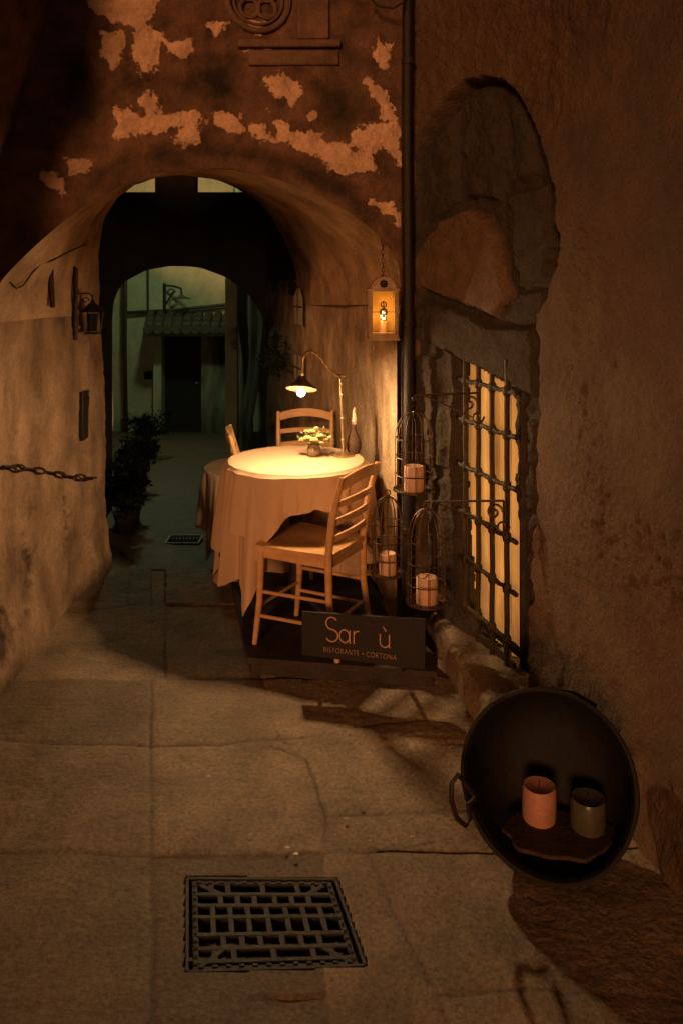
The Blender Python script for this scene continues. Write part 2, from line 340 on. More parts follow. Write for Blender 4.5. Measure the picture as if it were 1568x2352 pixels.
dk=np.where(Y>6.3,.3,fbm(Y*2.5,Z*1.6,4,32)*2.4-.4)
MB().sheet(np.stack([X,Y,Z],-1)).build('lower_face','rightin',rw,attrs={'dark':dk})
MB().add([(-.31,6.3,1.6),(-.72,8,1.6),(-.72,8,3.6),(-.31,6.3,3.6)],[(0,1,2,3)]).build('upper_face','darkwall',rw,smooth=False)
# =============== RIGHT WALL
path=[(.345,3.955),(.75,3.2),(.947,2.3),(1.10,1.5),(1.2,.2)]
pp=np.array(path); dl=np.r_[0,np.cumsum(np.hypot(*np.diff(pp,axis=0).T))]
sv=np.r_[np.arange(0,2.55,.0075),np.linspace(2.6,dl[-1],10)]
wx=np.interp(sv,dl,pp[:,0]); wy=np.interp(sv,dl,pp[:,1])
k=np.ones(41)/41
m=len(sv)-10
wxs=wx.copy(); wys=wy.copy()
wxs[20:m-20]=np.convolve(wx[:m],k,'valid'); wys[20:m-20]=np.convolve(wy[:m],k,'valid')
tx=np.gradient(wxs); ty=np.gradient(wys); tl=np.hypot(tx,ty); nx=-ty/tl; ny=tx/tl   # away from alley
zz=np.r_[np.arange(-.06,3.12,.0075),[3.3,5.5]]
X=wxs[:,None]+0*zz; Y=wys[:,None]+0*zz; Z=zz[None]+0*X; Sg=sv[:,None]+0*zz
px,py=proj(X,Y,Z)
outline=[(935,340),(975,290),(1012,230),(1062,185),(1105,168),(1158,180),(1198,215),(1228,290),(1255,380),(1272,500),(1282,610),(1255,660),(1235,720),(1232,830),(1230,960),(1220,1250),(1205,1640),(1120,1640),(960,1500),(925,900)]
so=sdf(px,py,outline)+fbm(px/50,py/50,2,40)*20
rec=sstep(-3,12,so)
stones=[([(925,650),(960,560),(1000,500),(1060,472),(1110,495),(1148,590),(1162,690),(1125,735),(1045,702),(965,675)],.060),
([(930,350),(980,300),(1030,245),(1035,465),(975,515),(932,600)],.036),([(1042,225),(1100,195),(1132,245),(1136,470),(1082,455),(1045,460)],.040),
([(1146,225),(1175,220),(1200,285),(1212,400),(1150,430)],.034),([(1142,445),(1225,420),(1252,560),(1232,650),(1172,660)],.044),
([(930,665),(1045,712),(1125,748),(1215,745),(1222,935),(1160,892),(1068,842),(930,780)],.050),([(1170,670),(1232,655),(1226,730),(1176,728)],.03),
([(935,800),(1000,820),(1006,1080),(940,1080)],.032),([(935,1095),(1006,1095),(1016,1390),(940,1390)],.024),([(1182,960),(1220,960),(1216,1180),(1184,1180)],.034),([(1184,1195),(1216,1195),(1208,1500),(1184,1500)],.030)]
sh=np.zeros(X.shape); boulder=None
for i,(poly,hh) in enumerate(stones):
    s_=sdf(px,py,poly)+fbm(px/34,py/34,2,41+i)*14
    if i==0: boulder=s_
    sh=np.maximum(sh,hh*sstep(0,14,s_))
rough=(fbm(px/26,py/46,4,55)*.032+fbm(px/7,py/9,2,54)*.009)*np.where(boulder>0,.3,1)*sstep(0,20,so)
d_in=rec*(.066-sh-rough)
crev=.022*np.exp(-((so-12)/9)**2)*(so>0)
pl=fbm(X*3+Y*3,Z*2.2,3,56)*-.035+fbm(Y*11,Z*11,4,57)*-.022+fbm(Y*34,Z*34,3,58)*-.014
band=sdf(px,py,[(1290,480),(1400,450),(1420,640),(1380,900),(1430,1100),(1568,1200),(1700,1500),(1300,1300),(1280,700)])
pl=pl-sstep(-60,90,band)*(.006+np.abs(fbm(Y*34,Z*34,3,59))*.045)
disp=pl*(1-rec*.6)+d_in+crev
win=sdf(px,py,[(1012,800),(1075,852),(1138,893),(1152,925),(1156,1100),(1168,1300),(1172,1530),(1155,1580),(1080,1470),(1020,1390),(1008,1100)])+fbm(px/40,py/40,2,60)*6
disp=np.where(win>0,.30,disp)
fade=np.clip(Sg/.03,0,1)
disp=disp*np.where(win>0,1,fade)
X=X+nx[:,None]*disp; Y=Y+ny[:,None]*disp
rwall=MB().sheet(np.stack([X,Y,Z],-1)).build('rough_wall','right',attrs={'stone':np.where(boulder>6,-60,so),'pale':np.where(boulder>-5,boulder,-99)})
tag(rwall,'tall rough brown wall with exposed stones around the barred window','wall')
# =============== carved relief
t=thing('stone_window_surround','carved stone tracery and ledges high on the peeling wall','window',Pf(660,150))
def fbox(mb,x0,y0,x1,y1,off0,off1):
    c=[Pf(a,b,o) for o in(off0,off1) for a,b in((x0,y0),(x1,y0),(x1,y1),(x0,y1))]
    mb.add(c,[(0,1,2,3),(4,5,6,7),(0,1,5,4),(1,2,6,5),(2,3,7,6),(3,0,4,7)])
a=MB(); fbox(a,545,92,780,110,-.03,.030); a.build('sill','stonework',t,bevel=.008)
a=MB(); fbox(a,570,114,778,150,-.03,.015); a.build('ledge','stonework',t,bevel=.01)
a=MB(); fbox(a,682,-60,754,90,-.03,.018); a.build('pilaster','stonework',t,bevel=.006)
a=MB()
cc=Pf(592,0,.008); U=Vector((FR[0]-FL[0],FR[1]-FL[1],0)).normalized(); W=Vector((0,0,1))
def ring(c,r,u=U,w=W,n=28): return [c+u*r*math.cos(2*math.pi*i/n)+w*r*math.sin(2*math.pi*i/n) for i in range(n)]
a.tube(ring(cc,.140),.015,8,True); a.tube(ring(cc,.112),.007,8,True)
for i in range(4):
    g=math.pi/4+i*math.pi/2; a.tube(ring(cc+U*.055*math.cos(g)+W*.055*math.sin(g),.042),.010,6,True)
a.build('tracery_rosette','stonework',t)
# =============== downpipe
t=thing('downpipe','black iron downpipe running up the corner between both walls','pipe',(.30,3.89,0))
dp=P(936,700,3.88)
MB().tube([(dp.x,dp.y,-.02),(dp.x+.003,dp.y,1.3),(dp.x-.004,dp.y,2.4),(dp.x+.004,dp.y,5)],.024,14).build('pipe','castiron',t)
for z in (.55,1.52,2.75):
    MB().lathe([(.025,-.014),(.030,-.012),(.030,.012),(.025,.014)],(dp.x,dp.y,z),16).build('pipe_clamp','rust',t)
cab=MB().tube([P(848,-8,3.8),P(865,12,3.8),P(900,18,3.8),P(925,5,3.8),P(928,-40,3.8)],.006).build('cable','iron'); tag(cab,'black cable loop beside the downpipe at the top','cable')
# =============== deck
dk_=[(-.41,3.60),(.40,3.47),(.42,3.62),(.27,3.98),(.0,5.3),(-.05,5.62),(-.82,5.62),(-.66,4.8)]
t=thing('wooden_platform','low dark wooden platform under the dining table','platform',(-.2,4.4,0))
MB().prism(dk_,.052,.08).build('deck_boards','deck',t,bevel=.003)
a=MB()
ins=[(-.395,3.62),(.385,3.49),(.40,3.62),(.25,3.98),(-.02,5.3),(-.07,5.60),(-.80,5.60),(-.645,4.8)]
a.prism(ins,-.4,.05); a.build('base_frame','deck',t)
# =============== chairs
def chair(label,loc,rz):
    t=thing('ladder_back_chair',label,'chair',loc,rz,'pale wooden ladder back chairs')
    B=lambda a,n,bv=.004:a.build(n,'wood',t,bevel=bv,local=True)
    N=14
    us=np.linspace(0,1,N); vs_=np.linspace(-1,1,N); U_,V_=np.meshgrid(us,vs_,indexing='ij')
    xx=-.185+.39*U_-.02*(V_**4)*U_; hw=(.165+.035*U_); yy=V_*hw
    zt=.455-.014*np.exp(-((U_-.42)**2/.1+(V_**2)/.45))
    s=MB().sheet(np.stack([xx,yy,zt],-1)); s.sheet(np.stack([xx,yy,0*zt+.432],-1))
    for sl in (np.s_[0,:],np.s_[-1,:],np.s_[:,0],np.s_[:,-1]):
        s.sheet(np.stack([np.stack([xx[sl],yy[sl],zt[sl]],-1),np.stack([xx[sl],yy[sl],0*zt[sl]+.432],-1)],0))
    B(s,'seat',0)
    for y in(-1,1):
        B(MB().tube([(.172,y*.168,.434),(.178,y*.172,.2),(.20,y*.180,0)],[.0175,.0155,.012],10),'front_leg',0)
        B(MB().tube([(-.215,y*.160,0),(-.175,y*.162,.25),(-.172,y*.164,.45),(-.195,y*.168,.62),(-.245,y*.172,.80)],[.013,.016,.018,.016,.011],10),'back_post',0)
        for z in (.13,.24):
            B(MB().tube([(.185,y*.174,z),(-.19,y*.161,z+.01)],.008,8),'side_stretcher',0)
        B(MB().bar((.17,y*.165,.412),(-.175,y*.16,.412),.016,.038),'seat_rail')
    B(MB().tube([(.185,-.17,.17),(.185,.17,.17)],.008,8),'front_stretcher',0)
    B(MB().tube([(-.18,-.16,.15),(-.18,.16,.15)],.008,8),'rear_stretcher',0)
    B(MB().bar((.172,-.165,.412),(.172,.165,.412),.016,.038),'seat_rail')
    B(MB().bar((-.172,-.16,.412),(-.172,.16,.412),.016,.038),'seat_rail')
    for i,(z,h) in enumerate(((.765,.050),(.675,.028),(.595,.028),(.52,.026))):
        xb=np.interp(z,[.45,.62,.80],[-.172,-.195,-.245]); K=12; A=[]
        for th in (-.006,.006):
            for kk in (0,1):
                row=[]
                for j in range(K+1):
                    v=-1+2*j/K; bow=-.028*(1-v*v); arch=(.026*(1-v*v) if i==0 else .008*(1-v*v))
                    row.append((xb+bow+th,v*.168,z+(kk-.5)*h+arch))
                A.append(row)
        s=MB(); s.sheet(np.array([A[0],A[1]])); s.sheet(np.array([A[3],A[2]])); s.sheet(np.array([A[1],A[3]])); s.sheet(np.array([A[0],A[2]]))
        B(s,'back_slat',0)
    return t
ang=math.radians(151.5)
ch=chair('ladder back chair in front of the cloth covered table, turned sideways',(-.130,3.80,.08),ang)
dup(ch,(-.225,5.07,.08),math.radians(-88),'ladder back chair behind the table, facing the camera under the lamp')
dup(ch,(-.385,4.70,.075),math.radians(8),'ladder back chair at the left of the table, seen edge on behind its cloth')
# =============== tables
def cloth(c,R,ztop,keys,seed,nf,flare=.025,lay=0,amp0=.04):
    th=np.linspace(-math.pi,math.pi,481); ks=np.array(keys,float)
    dr=np.interp(np.degrees(th),ks[:,0],ks[:,1])
    k=np.ones(5)/5; dr=np.convolve(np.r_[dr[-3:-1],dr,dr[1:3]],k,'valid')
    ph=seed; rows=[]
    fo=np.sin(nf*th+1.3*np.sin(3*th+ph)+ph)*.55+np.sin((nf*2+1)*th+ph*2+1.2*np.sin(2*th))*.3+np.sin(31*th+2*np.sin(5*th))*.1
    fo=np.sign(fo)*np.abs(fo)**.85
    for r in np.linspace(0.001,1,14): rows.append(np.stack([c[0]+np.cos(th)*R*r,c[1]+np.sin(th)*R*r,ztop+0*th+.0015*np.sin(nf*th)*r**6],-1))
    for a in (25,50,75): 
        g=math.radians(a); rows.append(np.stack([c[0]+np.cos(th)*(R+.008*math.sin(g)),c[1]+np.sin(th)*(R+.008*math.sin(g)),ztop-.008*(1-math.cos(g))+0*th],-1))
    for t_ in np.linspace(.03,1,30):
        amp=amp0*(t_**.55)*np.clip(dr/.28,.45,1.15)
        rr=R+.010+lay+flare*t_*dr/.4*.6+amp*(fo+.15)
        rr=np.maximum(rr,R-.02*t_+.004+lay)
        z=ztop-.008-t_*dr+.008*t_*np.sin(5*th+ph)-.012*t_*fo
        rows.append(np.stack([c[0]+np.cos(th)*rr,c[1]+np.sin(th)*rr,z],-1))
    return MB().sheet(np.array(rows))
def table(loc,h,R,label):
    t=thing('round_table',label,'table',loc,0,'round dining tables')
    L=lambda a,n:a.build(n,'deck',t,local=True)
    L(MB().lathe([(.001,h-.03),(R,h-.03),(R,h),(.001,h)],(0,0,0),48),'tabletop')
    L(MB().lathe([(.03,.05),(.04,.1),(.028,.3),(.035,h-.05),(.08,h-.03)],(0,0,0),16),'pedestal')
    for i in range(4):
        g=math.pi/4+i*math.pi/2; L(MB().tube([(0,0,.1),(.15*math.cos(g),.15*math.sin(g),.06),(.27*math.cos(g),.27*math.sin(g),.015)],[.02,.018,.012],8),'foot')
TC=(-.226,4.13)
table((TC[0],TC[1],.08),.742,.315,'round dining table under the long peach cloth beneath the lamp')
table((-.60,5.80,float(gz(5.8))),.70,.34,'lower round table behind at the left, covered by a cloth')
o=cloth(TC,.330,.8255,[(-180,.62),(-170,.50),(-158,.42),(-148,.54),(-138,.52),(-125,.65),(-117,.54),(-111,.30),(-100,.15),(-60,.13),(-30,.2),(-12,.42),(10,.58),(40,.66),(90,.68),(140,.66),(165,.6),(180,.62)],1.3,12,amp0=.052).build('tablecloth','cloth')
tag(o,'long peach undercloth hanging in folds to the platform','tablecloth')
o=cloth(TC,.333,.8300,[(-180,.30),(-172,.36),(-160,.44),(-150,.34),(-138,.27),(-128,.30),(-116,.40),(-107,.28),(-97,.20),(-85,.165),(-70,.15),(-55,.17),(-38,.24),(-15,.40),(20,.36),(90,.3),(140,.34),(180,.30)],.4,10,lay=.012,amp0=.044).build('tablecloth','cloth')
tag(o,'peach overcloth with the brightly lit round top','tablecloth')
o=cloth((-.60,5.80),.352,float(gz(5.8))+.706,[(-180,.46),(-160,.36),(-140,.58),(-120,.42),(-100,.36),(-75,.42),(-50,.55),(0,.35),(90,.4),(180,.46)],2.2,9).build('tablecloth','cloth')
tag(o,'peach cloth over the low rear table at the left','tablecloth')
# =============== table lamp
TZ=.832
def onT(px,y,z=TZ): 
    return F(px,y,z)
lb=onT(788,1046); 
t=thing('table_lamp','lit brass gooseneck lamp arching over the table','lamp',lb)
def lp(px,y,d=None): return P(px,y,d or lb.y)
MB().lathe([(.001,0),(.055,0),(.055,.008),(.02,.018),(.01,.03)],lb,24).build('lamp_base','brass',t)
a=MB().tube([(lb.x,lb.y,TZ+.02),lp(785,960),lp(781,866)],.0072,10)
for y_ in (1010,960,905,880): a.ball(lp(783+(y_-870)*.03,y_),.011,8)
a.tube([lp(770,863),lp(792,863)],.008,8); a.build('lamp_post','brass',t)
LD=3.93; apx=((781,868),(768,858),(752,845),(738,825),(725,812),(713,806),(703,810),(697,822),(695,845),(695,870))
arc=[lp(x,y,lb.y+(LD-lb.y)*min(1,(781-x)/80)) for x,y in apx]
MB().tube(arc,.0068,10).build('lamp_arm','brass',t)
sc=P(694,866,LD); sax=(.06,.34,1)
MB().lathe([(.012,.006),(.020,0),(.030,-.016),(.050,-.036),(.070,-.050),(.074,-.058),(.071,-.057),(.048,-.035),(.028,-.015),(.011,.004)],sc,24,axis=sax).build('lamp_shade','shade',t)
sv_=-Vector(sax).normalized()
bc=sc+sv_*.074
MB().ball(bc,.020,14).build('bulb','bulb',t)
bl=bpy.data.lights.new('lamp_light','POINT'); bl.energy=92; bl.color=(1,.62,.29); bl.shadow_soft_size=.028
bl.use_nodes=True; nt=bl.node_tree; en=nt.nodes['Emission']; lf=nt.nodes.new('ShaderNodeLightFalloff'); lf.inputs['Strength'].default_value=.5
ad=nt.nodes.new('ShaderNodeMath'); ad.operation='ADD'; nt.links.new(lf.outputs['Linear'],ad.inputs[0]); nt.links.new(lf.outputs['Quadratic'],ad.inputs[1]); nt.links.new(ad.outputs[0],en.inputs['Strength'])
lo=bpy.data.objects.new('lamp_light',bl); C.objects.link(lo); lo.location=bc
# =============== vase, bottle
vb=onT(721,1048)
t=thing('flower_vase','small glass vase of cream flowers on the table','vase',vb)
MB().lathe([(.001,.002),(.022,.002),(.034,.02),(.036,.035),(.028,.055),(.031,.062),(.028,.06),(.025,.05),(.03,.03),(.02,.006)],vb,20).build('vase','glass',t)
a=MB()
for i in range(26):
    g=random.uniform(0,6.28); r=random.uniform(.02,.085); top=vb+Vector((r*math.cos(g)+.012,r*math.sin(g),.10+random.uniform(-.03,.03)))
    a.tube([vb+Vector((0,0,.05)),vb+Vector((r*.4*math.cos(g),r*.4*math.sin(g),.08)),top],.001,4)
a.leaves(vb+Vector((.015,0,.095)),(.095,.07,.045),240,.010); a.build('stems_and_leaves','leaflit',t)
fl=[(-.030,-.045,.095),(.002,-.058,.088),(-.01,-.03,.125),(.032,-.045,.105),(-.055,-.02,.080),(.058,-.03,.085),(.012,.0,.138),(-.038,-.01,.125),(.080,-.02,.095),(.04,-.05,.075)]
for i,(x,y,z) in enumerate(fl):
    a=MB(); c=vb+Vector((x,y,z)); R=.024 if i<5 else .015
    for k_ in range(18):
        g=k_*2.4; e=.1+1.2*(k_/18); dct=Vector((math.cos(g)*math.cos(e),math.sin(g)*math.cos(e),math.sin(e)*.8)); u=dct.cross(Vector((0,0,1))).normalized()
        a.add([c,c+dct*R*.7+u*R*.5,c+dct*R*1.1,c+dct*R*.7-u*R*.5],[(0,1,2,3)])
    a.build('flower','petal',t)
bb=onT(812,1040)
t=thing('straw_bottle','straw covered round bottle holding a candle stub','bottle',bb)
MB().lathe([(.001,.001),(.03,.001),(.038,.025),(.039,.05),(.032,.08),(.018,.105),(.013,.115)],bb,20).build('straw_base','straw',t)
MB().lathe([(.013,.113),(.012,.15),(.014,.152),(.014,.16),(.001,.16)],bb,14).build('neck','straw',t)
MB().tube([bb+Vector((0,0,.15)),bb+Vector((.004,0,.18)),bb+Vector((.001,0,.215)),bb+Vector((.004,0,.235))],[.015,.012,.008,.003],8).build('candle_stub','wax',t)
a=MB(); c=onT(768,1046); a.lathe([(.001,.0),(.02,.0),(.028,.012),(.026,.012),(.001,.003)],c,16); o=a.build('ashtray','glass'); tag(o,'little glass dish between the vase and lamp base','dish')
# =============== hanging lantern
lc=P(879,715,3.80)
t=thing('hanging_lantern','glowing pale lantern with arched top hanging by the archway corner','lantern',(lc.x,lc.y,lc.z-.12))
w=.058; hz=.095
a=MB(); a.box((lc.x,lc.y,lc.z-hz-.012),(w*2+.02,w*2+.02,.024)); a.box((lc.x,lc.y,lc.z-hz-.028),(w*2+.030,w*2+.030,.010)); a.build('base','lantern',t,bevel=.003)
for i in(-1,1):
    for j in(-1,1): MB().box((lc.x+i*w,lc.y+j*w,lc.z),(.017,.017,2*hz)).build('corner_post','lantern',t,bevel=.002)
a=MB(); a.box((lc.x,lc.y,lc.z+hz+.004),(w*2+.03,w*2+.03,.012)); a.build('top_plate','lantern',t,bevel=.003)
a=MB(); pts=[(w*math.cos(g),.055*math.sin(g)) for g in np.linspace(0,math.pi,15)]
for yy_ in (-w,w): a.add([(lc.x+x,lc.y+yy_,lc.z+hz+.01+z) for x,z in pts],[tuple(range(15))])
a.sheet(np.array([[(lc.x+x,lc.y+yy_,lc.z+hz+.01+z) for x,z in pts] for yy_ in(-w-.004,w+.004)])); ro=a.build('arched_roof','lantern',t)
a=MB(); rc=Vector((lc.x,lc.y-w-.005,lc.z+hz+.033))
for i in range(8):
    g=i*math.pi/4; a.ball(rc+Vector((.014*math.cos(g),0,.014*math.sin(g))),.0055,6)
a.ball(rc,.009,6); a.build('rosette','iron',ro)
for s_,pn in(((lc.x,lc.y+w-.004,lc.z),(w*2-.012,.003,2*hz-.006)),((lc.x-w+.002,lc.y,lc.z),(.003,w*2-.014,2*hz-.006)),((lc.x+w-.002,lc.y,lc.z),(.003,w*2-.014,2*hz-.006))):
    MB().box(s_,pn).build('amber_pane','amber',t)
a=MB(); fc=Vector((lc.x,lc.y-w+.002,lc.z))
a.tube([fc+Vector((0,0,-.055)),fc+Vector((0,0,.05))],.003,6)
for r_,zz_ in((.016,.0),(.010,.0),(.012,.034),(.010,-.03)): a.tube(ring(fc+Vector((0,0,zz_)),r_,Vector((1,0,0)),n=14),.003,5,True)
a.tube([fc+Vector((-w+.005,0,0)),fc+Vector((-.016,0,0))],.0015,5); a.tube([fc+Vector((w-.005,0,0)),fc+Vector((.016,0,0))],.0015,5)
a.build('iron_ornament','iron',t)
a=MB(); a.lathe([(.001,-hz),(.018,-hz),(.018,-hz+.055),(.001,-hz+.055)],(lc.x,lc.y,lc.z),12); a.build('candle','wax',t)
MB().ball((lc.x,lc.y,lc.z-hz+.075),.011,8,2).build('flame','flame',t)
a=MB(); zt=lc.z+hz+.065
for i in range(8):
    cc_=Vector((lc.x+.002*math.sin(i),lc.y,zt+.012+i*.020)); u=Vector((1,0,0)) if i%2 else Vector((0,1,0))
    a.tube([cc_+u*.006*math.cos(g)+W*.013*math.sin(g) for g in np.linspace(0,2*math.pi,10,endpoint=False)],.0018,5,True)
a.bar((lc.x,lc.y,zt+.17),(lc.x+.0,lc.y+.13,zt+.17),.006,.006)
a.tube(ring(Vector((lc.x,lc.y,zt-.005)),.012,Vector((1,0,0)),n=12),.003,5,True)
a.build('chain','iron',t)
l2=bpy.data.lights.new('lantern_light','POINT'); l2.energy=.42; l2.color=(1,.5,.12); l2.shadow_soft_size=.012
lo=bpy.data.objects.new('lantern_light',l2); C.objects.link(lo); lo.location=(lc.x,lc.y-.030,lc.z-.025)
# =============== bird cages
def cage(label,px,ytop,yb,d,R,cand,where):
    base=P(px,yb,d); H=P(px,ytop,d).z-base.z; c=Vector(base)
    t=thing('wire_birdcage',label,'birdcage',c,0,'wire birdcage candle holders')
    a=MB(); body=H*.62
    for i in range(12):
        g=2*math.pi*i/12; u=Vector((math.cos(g),math.sin(g),0))
        pts=[c+u*R+W*.01,c+u*R+W*body]
        for e in np.linspace(.2,1.5,7): pts.append(c+u*R*math.cos(e)**.9+W*(body+(H*.30)*math.sin(e)))
        a.tube(pts,.0019,5)
    a.build('wire_bars','wire',t)
    for z in (.012,body*.33,body*.66,body): MB().tube(ring(c+W*z,R,Vector((1,0,0)),Vector((0,1,0)),24),.0026,5,True).build('hoop','wire',t)
    MB().lathe([(.001,0),(R*.9,0),(R*1.12,.008),(R*1.12,.016),(R*.88,.008),(.001,.006)],c,28).build('tray','wire',t)
    a=MB(); k=c+W*(H*.92); a.ball(k,.008,6)
    a.tube([k+Vector((.012*math.sin(g),0,.018-.012*math.cos(g))) for g in np.linspace(0,4.9,12)],.0025,5); a.build('hook','wire',t)
    cr,chh=cand; a=MB(); a.lathe([(.001,.006),(cr,.006),(cr*1.02,.03),(cr,chh-.004),(cr*.93,chh),(cr*.55,chh-.006),(.001,chh-.008)],c,24,wob=.015)
    o=thing('pillar_candle','unlit pale pillar candle in the birdcage '+where,'candle',c,0,'pale candles in the birdcages'); a.build('wax_body','wax',o); MB().tube([c+W*(chh-.01),c+W*(chh+.012)],.0015,5).build('wick','iron',o)
cage('black wire birdcage hanging highest, in front of the downpipe',950,930,1130,3.62,.082,(.043,.115),'that hangs highest')
cage('black wire birdcage hanging lowest at the left, beside the pipe foot',890,1125,1322,3.66,.066,(.037,.10),'hanging lower left, by the pipe foot')
cage('black wire birdcage hanging lowest at the right, above the sign end',979,1150,1388,3.45,.078,(.044,.115),'hanging lower right, above the sign')
def scroll(c,r,turns,u,w,s=1,n=26):
    return [c+u*(r*(1-i/n*.8))*math.cos(s*turns*2*math.pi*i/n)+w*(r*(1-i/n*.8))*math.sin(s*turns*2*math.pi*i/n) for i in range(n+1)]
for lab,(x0,y0,d0),(x1,y1,d1) in (('upper iron bracket with scrolls reaching from grille to high birdcage',(950,908,3.60),(1098,902,3.45)),('lower iron bracket with scrolls reaching from grille to low birdcages',(975,1152,3.45),(1156,1150,3.26))):
    p0=P(x0,y0,d0); p1=P(x1,y1,d1); u=(p1-p0).normalized(); a=MB()
    a.tube([p0,p1],.005,6)
    a.tube(scroll(p1+u*-.04-W*.045,.036,1.3,u,W),.0048,6); a.tube(scroll(p1-u*.005-W*.10,.030,1.2,u,W,-1),.0045,6); a.tube(scroll(p0+W*.0-u*.0+Vector((0,0,-.012)),.012,1,u,W,-1),.003,6)
    a.tube([p1,p1-W*.14],.005,6); a.tube([p0+u*.04,p0+u*.09-W*.02,p1-u*.03-W*.1],.0035,6)
    o=a.build('iron_bracket','wire'); tag(o,lab,'bracket','scrolled iron brackets')
# =============== barred window
A0=Vector((.715,3.275,0)); B0=Vector((.485,3.97,0)); gu=(B0-A0); gn=Vector((gu.y,-gu.x,0)).normalized()  # into wall
if gn.x<0: gn=-gn
t=thing('barred_window','lit window behind a knotted iron grille in the right wall','window',A0)
tp0=A0+gn*.07
cs=np.linspace(.12,1.04,90); czz=np.linspace(.15,1.45,12); A=[]
for f in cs:
    p_=tp0+gu*f+gn*(.010*math.sin(f*70)+.005*math.sin(f*171)); A.append([(p_.x,p_.y,z_) for z_ in czz])
MB().sheet(np.array(A)).build('lit_curtain','curtain',t)
a=MB(); q0=A0+gn*.045
for f in (.10,1.0): a.bar(q0+gu*f+W*.15,q0+gu*f+W*1.45,.03,.02)
for z in (.2,1.40): a.bar(q0+gu*.1+W*z,q0+gu*1.0+W*z,.02,.03)
a.build('window_frame','deck',t)
gr=MB().bar(A0+gu*.08+W*.17,B0+W*.17,.012,.02).build('grille','grille',t)
fr=[.165,.335,.505,.675,.84]; zs=[.25,.46,.67,.88,1.09,1.27]
for f in fr:
    a=MB(); p=A0+gu*f; pts=[p+W*z_ for z_ in np.linspace(.12,1.40,14)]
    a.tube([q_+Vector((random.uniform(-.002,.002),0,0)) for q_ in pts],.0115,8); a.build('vertical_bar','grille',gr)
for z_ in zs:
    a=MB(); a.tube([A0+gu*.06+W*(z_+.003*math.sin(k_*2.1)) +gu*(.92*k_/24) for k_ in range(25)],[.0100+.0015*math.sin(k_*2.4) for k_ in range(25)],8)
    for f in fr:
        p=A0+gu*f+W*z_; a.lathe([(.012,-.022),(.0175,-.013),(.0195,0),(.0175,.013),(.012,.022)],p,10)
    a.build('horizontal_bar','grille',gr)
# stone kerb below the window
NL=90; arr=[]
for i in range(NL+1):
    f=i/NL; x=.407+(.53-.407)*f; y=3.95-.85*f; row=[]
    sec=[(0.02,-.05),(0,.0),(0,.05),(.002,.09),(.008,.12),(.025,.138),(.06,.142),(.13,.145),(.22+0.08*f,.15)]
    for j,(o_,z_) in enumerate(sec): row.append((x+o_*.97+float(fbm(y*9,j*.7,3,70))*.03,y+o_*.15,z_+float(fbm(y*7,j*.5,3,71))*.035))
    arr.append(row)
arr.append([(p_[0]+.02,p_[1]-.02,min(p_[2],-.05)) for p_ in arr[-1]])
o=MB().sheet(np.array(arr)).build('stone_kerb','ground',attrs={'joint':np.zeros(len(arr)*9)}); tag(o,'rough stone kerb along the foot of the barred window','kerb')
# =============== sign
s0=Vector((-.165,3.43,.168)); s1=Vector((.332,3.29,.172)); su=(s1-s0); sl=su.length; su.normalize(); sn=su.cross(W).normalized()
if sn.y>0: sn=-sn
t=thing('restaurant_sign','black sign board with copper lettering at the platform front','sign',s0)
def sp(u,w_,o=0): return s0+su*u+W*w_+sn*o
hL,hR=.180,.202
MB().add([sp(0,0,0),sp(sl,0,0),sp(sl,hR,0),sp(0,hL,0),sp(0,0,-.012),sp(sl,0,-.012),sp(sl,hR,-.012),sp(0,hL,-.012)],[(0,1,2,3),(7,6,5,4),(0,4,5,1),(1,5,6,2),(2,6,7,3),(3,7,4,0)]).build('board','sign',t,bevel=.002)
for u_ in (.06,sl-.09):
    b0=sp(u_,.02,-.015); b1=Vector((b0.x+.01,b0.y+.15,.082)); MB().bar(b0,b1,.014,.010).build('strut','iron',t)
def tubes(name,lines,m,r): 
    a=MB()
    for l in lines: a.tube([sp(u,w_,.002) for u,w_ in l],r,6)
    return a.build(name,m,t)
def arcp(cx,cy,rx,ry,a0,a1,n=18): return [(cx+rx*math.cos(math.radians(a0+(a1-a0)*i/n)),cy+ry*math.sin(math.radians(a0+(a1-a0)*i/n))) for i in range(n+1)]
bx=.105; by=.074
S_=[arcp(bx+.026,by+.073,.024,.025,35,270)+arcp(bx+.026,by+.023,.026,.025,90,-150)[1:]]
a_=[arcp(bx+.080,by+.026,.021,.026,0,360,24),[(bx+.102,by+.052),(bx+.102,by-.001)]]
r_=[[(bx+.119,by+.052),(bx+.119,by-.001)],arcp(bx+.137,by+.030,.018,.022,180,80,10)]
u_=[[(bx+.228,by+.052),(bx+.228,by+.02)]+arcp(bx+.247,by+.02,.019,.021,180,360,14)+[(bx+.266,by+.052)],[(bx+.266,by+.052),(bx+.266,by-.001)]]
for L_ in (S_,a_,r_,u_,[[(bx+.240,by+.083),(bx+.252,by+.064)]]): tubes('letter',L_,'letter',.0027)
tubes('dark_letter',[[(bx+.165,by+.088),(bx+.215,by+.088)],[(bx+.19,by+.088),(bx+.19,by-.001)]],'letterdark',.002)
cu=bpy.data.curves.new('txt','FONT'); cu.body='RISTORANTE \u2022 CORTONA'; cu.size=.033; cu.extrude=.0005; cu.offset=-.0009; cu.space_character=1.12
to=bpy.data.objects.new('txt',cu); C.objects.link(to); bpy.context.view_layer.update()
me=bpy.data.meshes.new_from_object(to); bpy.data.objects.remove(to)
wd=max(v.co.x for v in me.vertices); k_=.305/wd
for v in me.vertices:
    p_=sp(bx-.01+v.co.x*k_,.026+v.co.y*.95,.0012+v.co.z)-s0; v.co=p_
me.materials.clear(); me.materials.append(M['letter']); o=bpy.data.objects.new('small_lettering',me); C.objects.link(o); o.parent=t
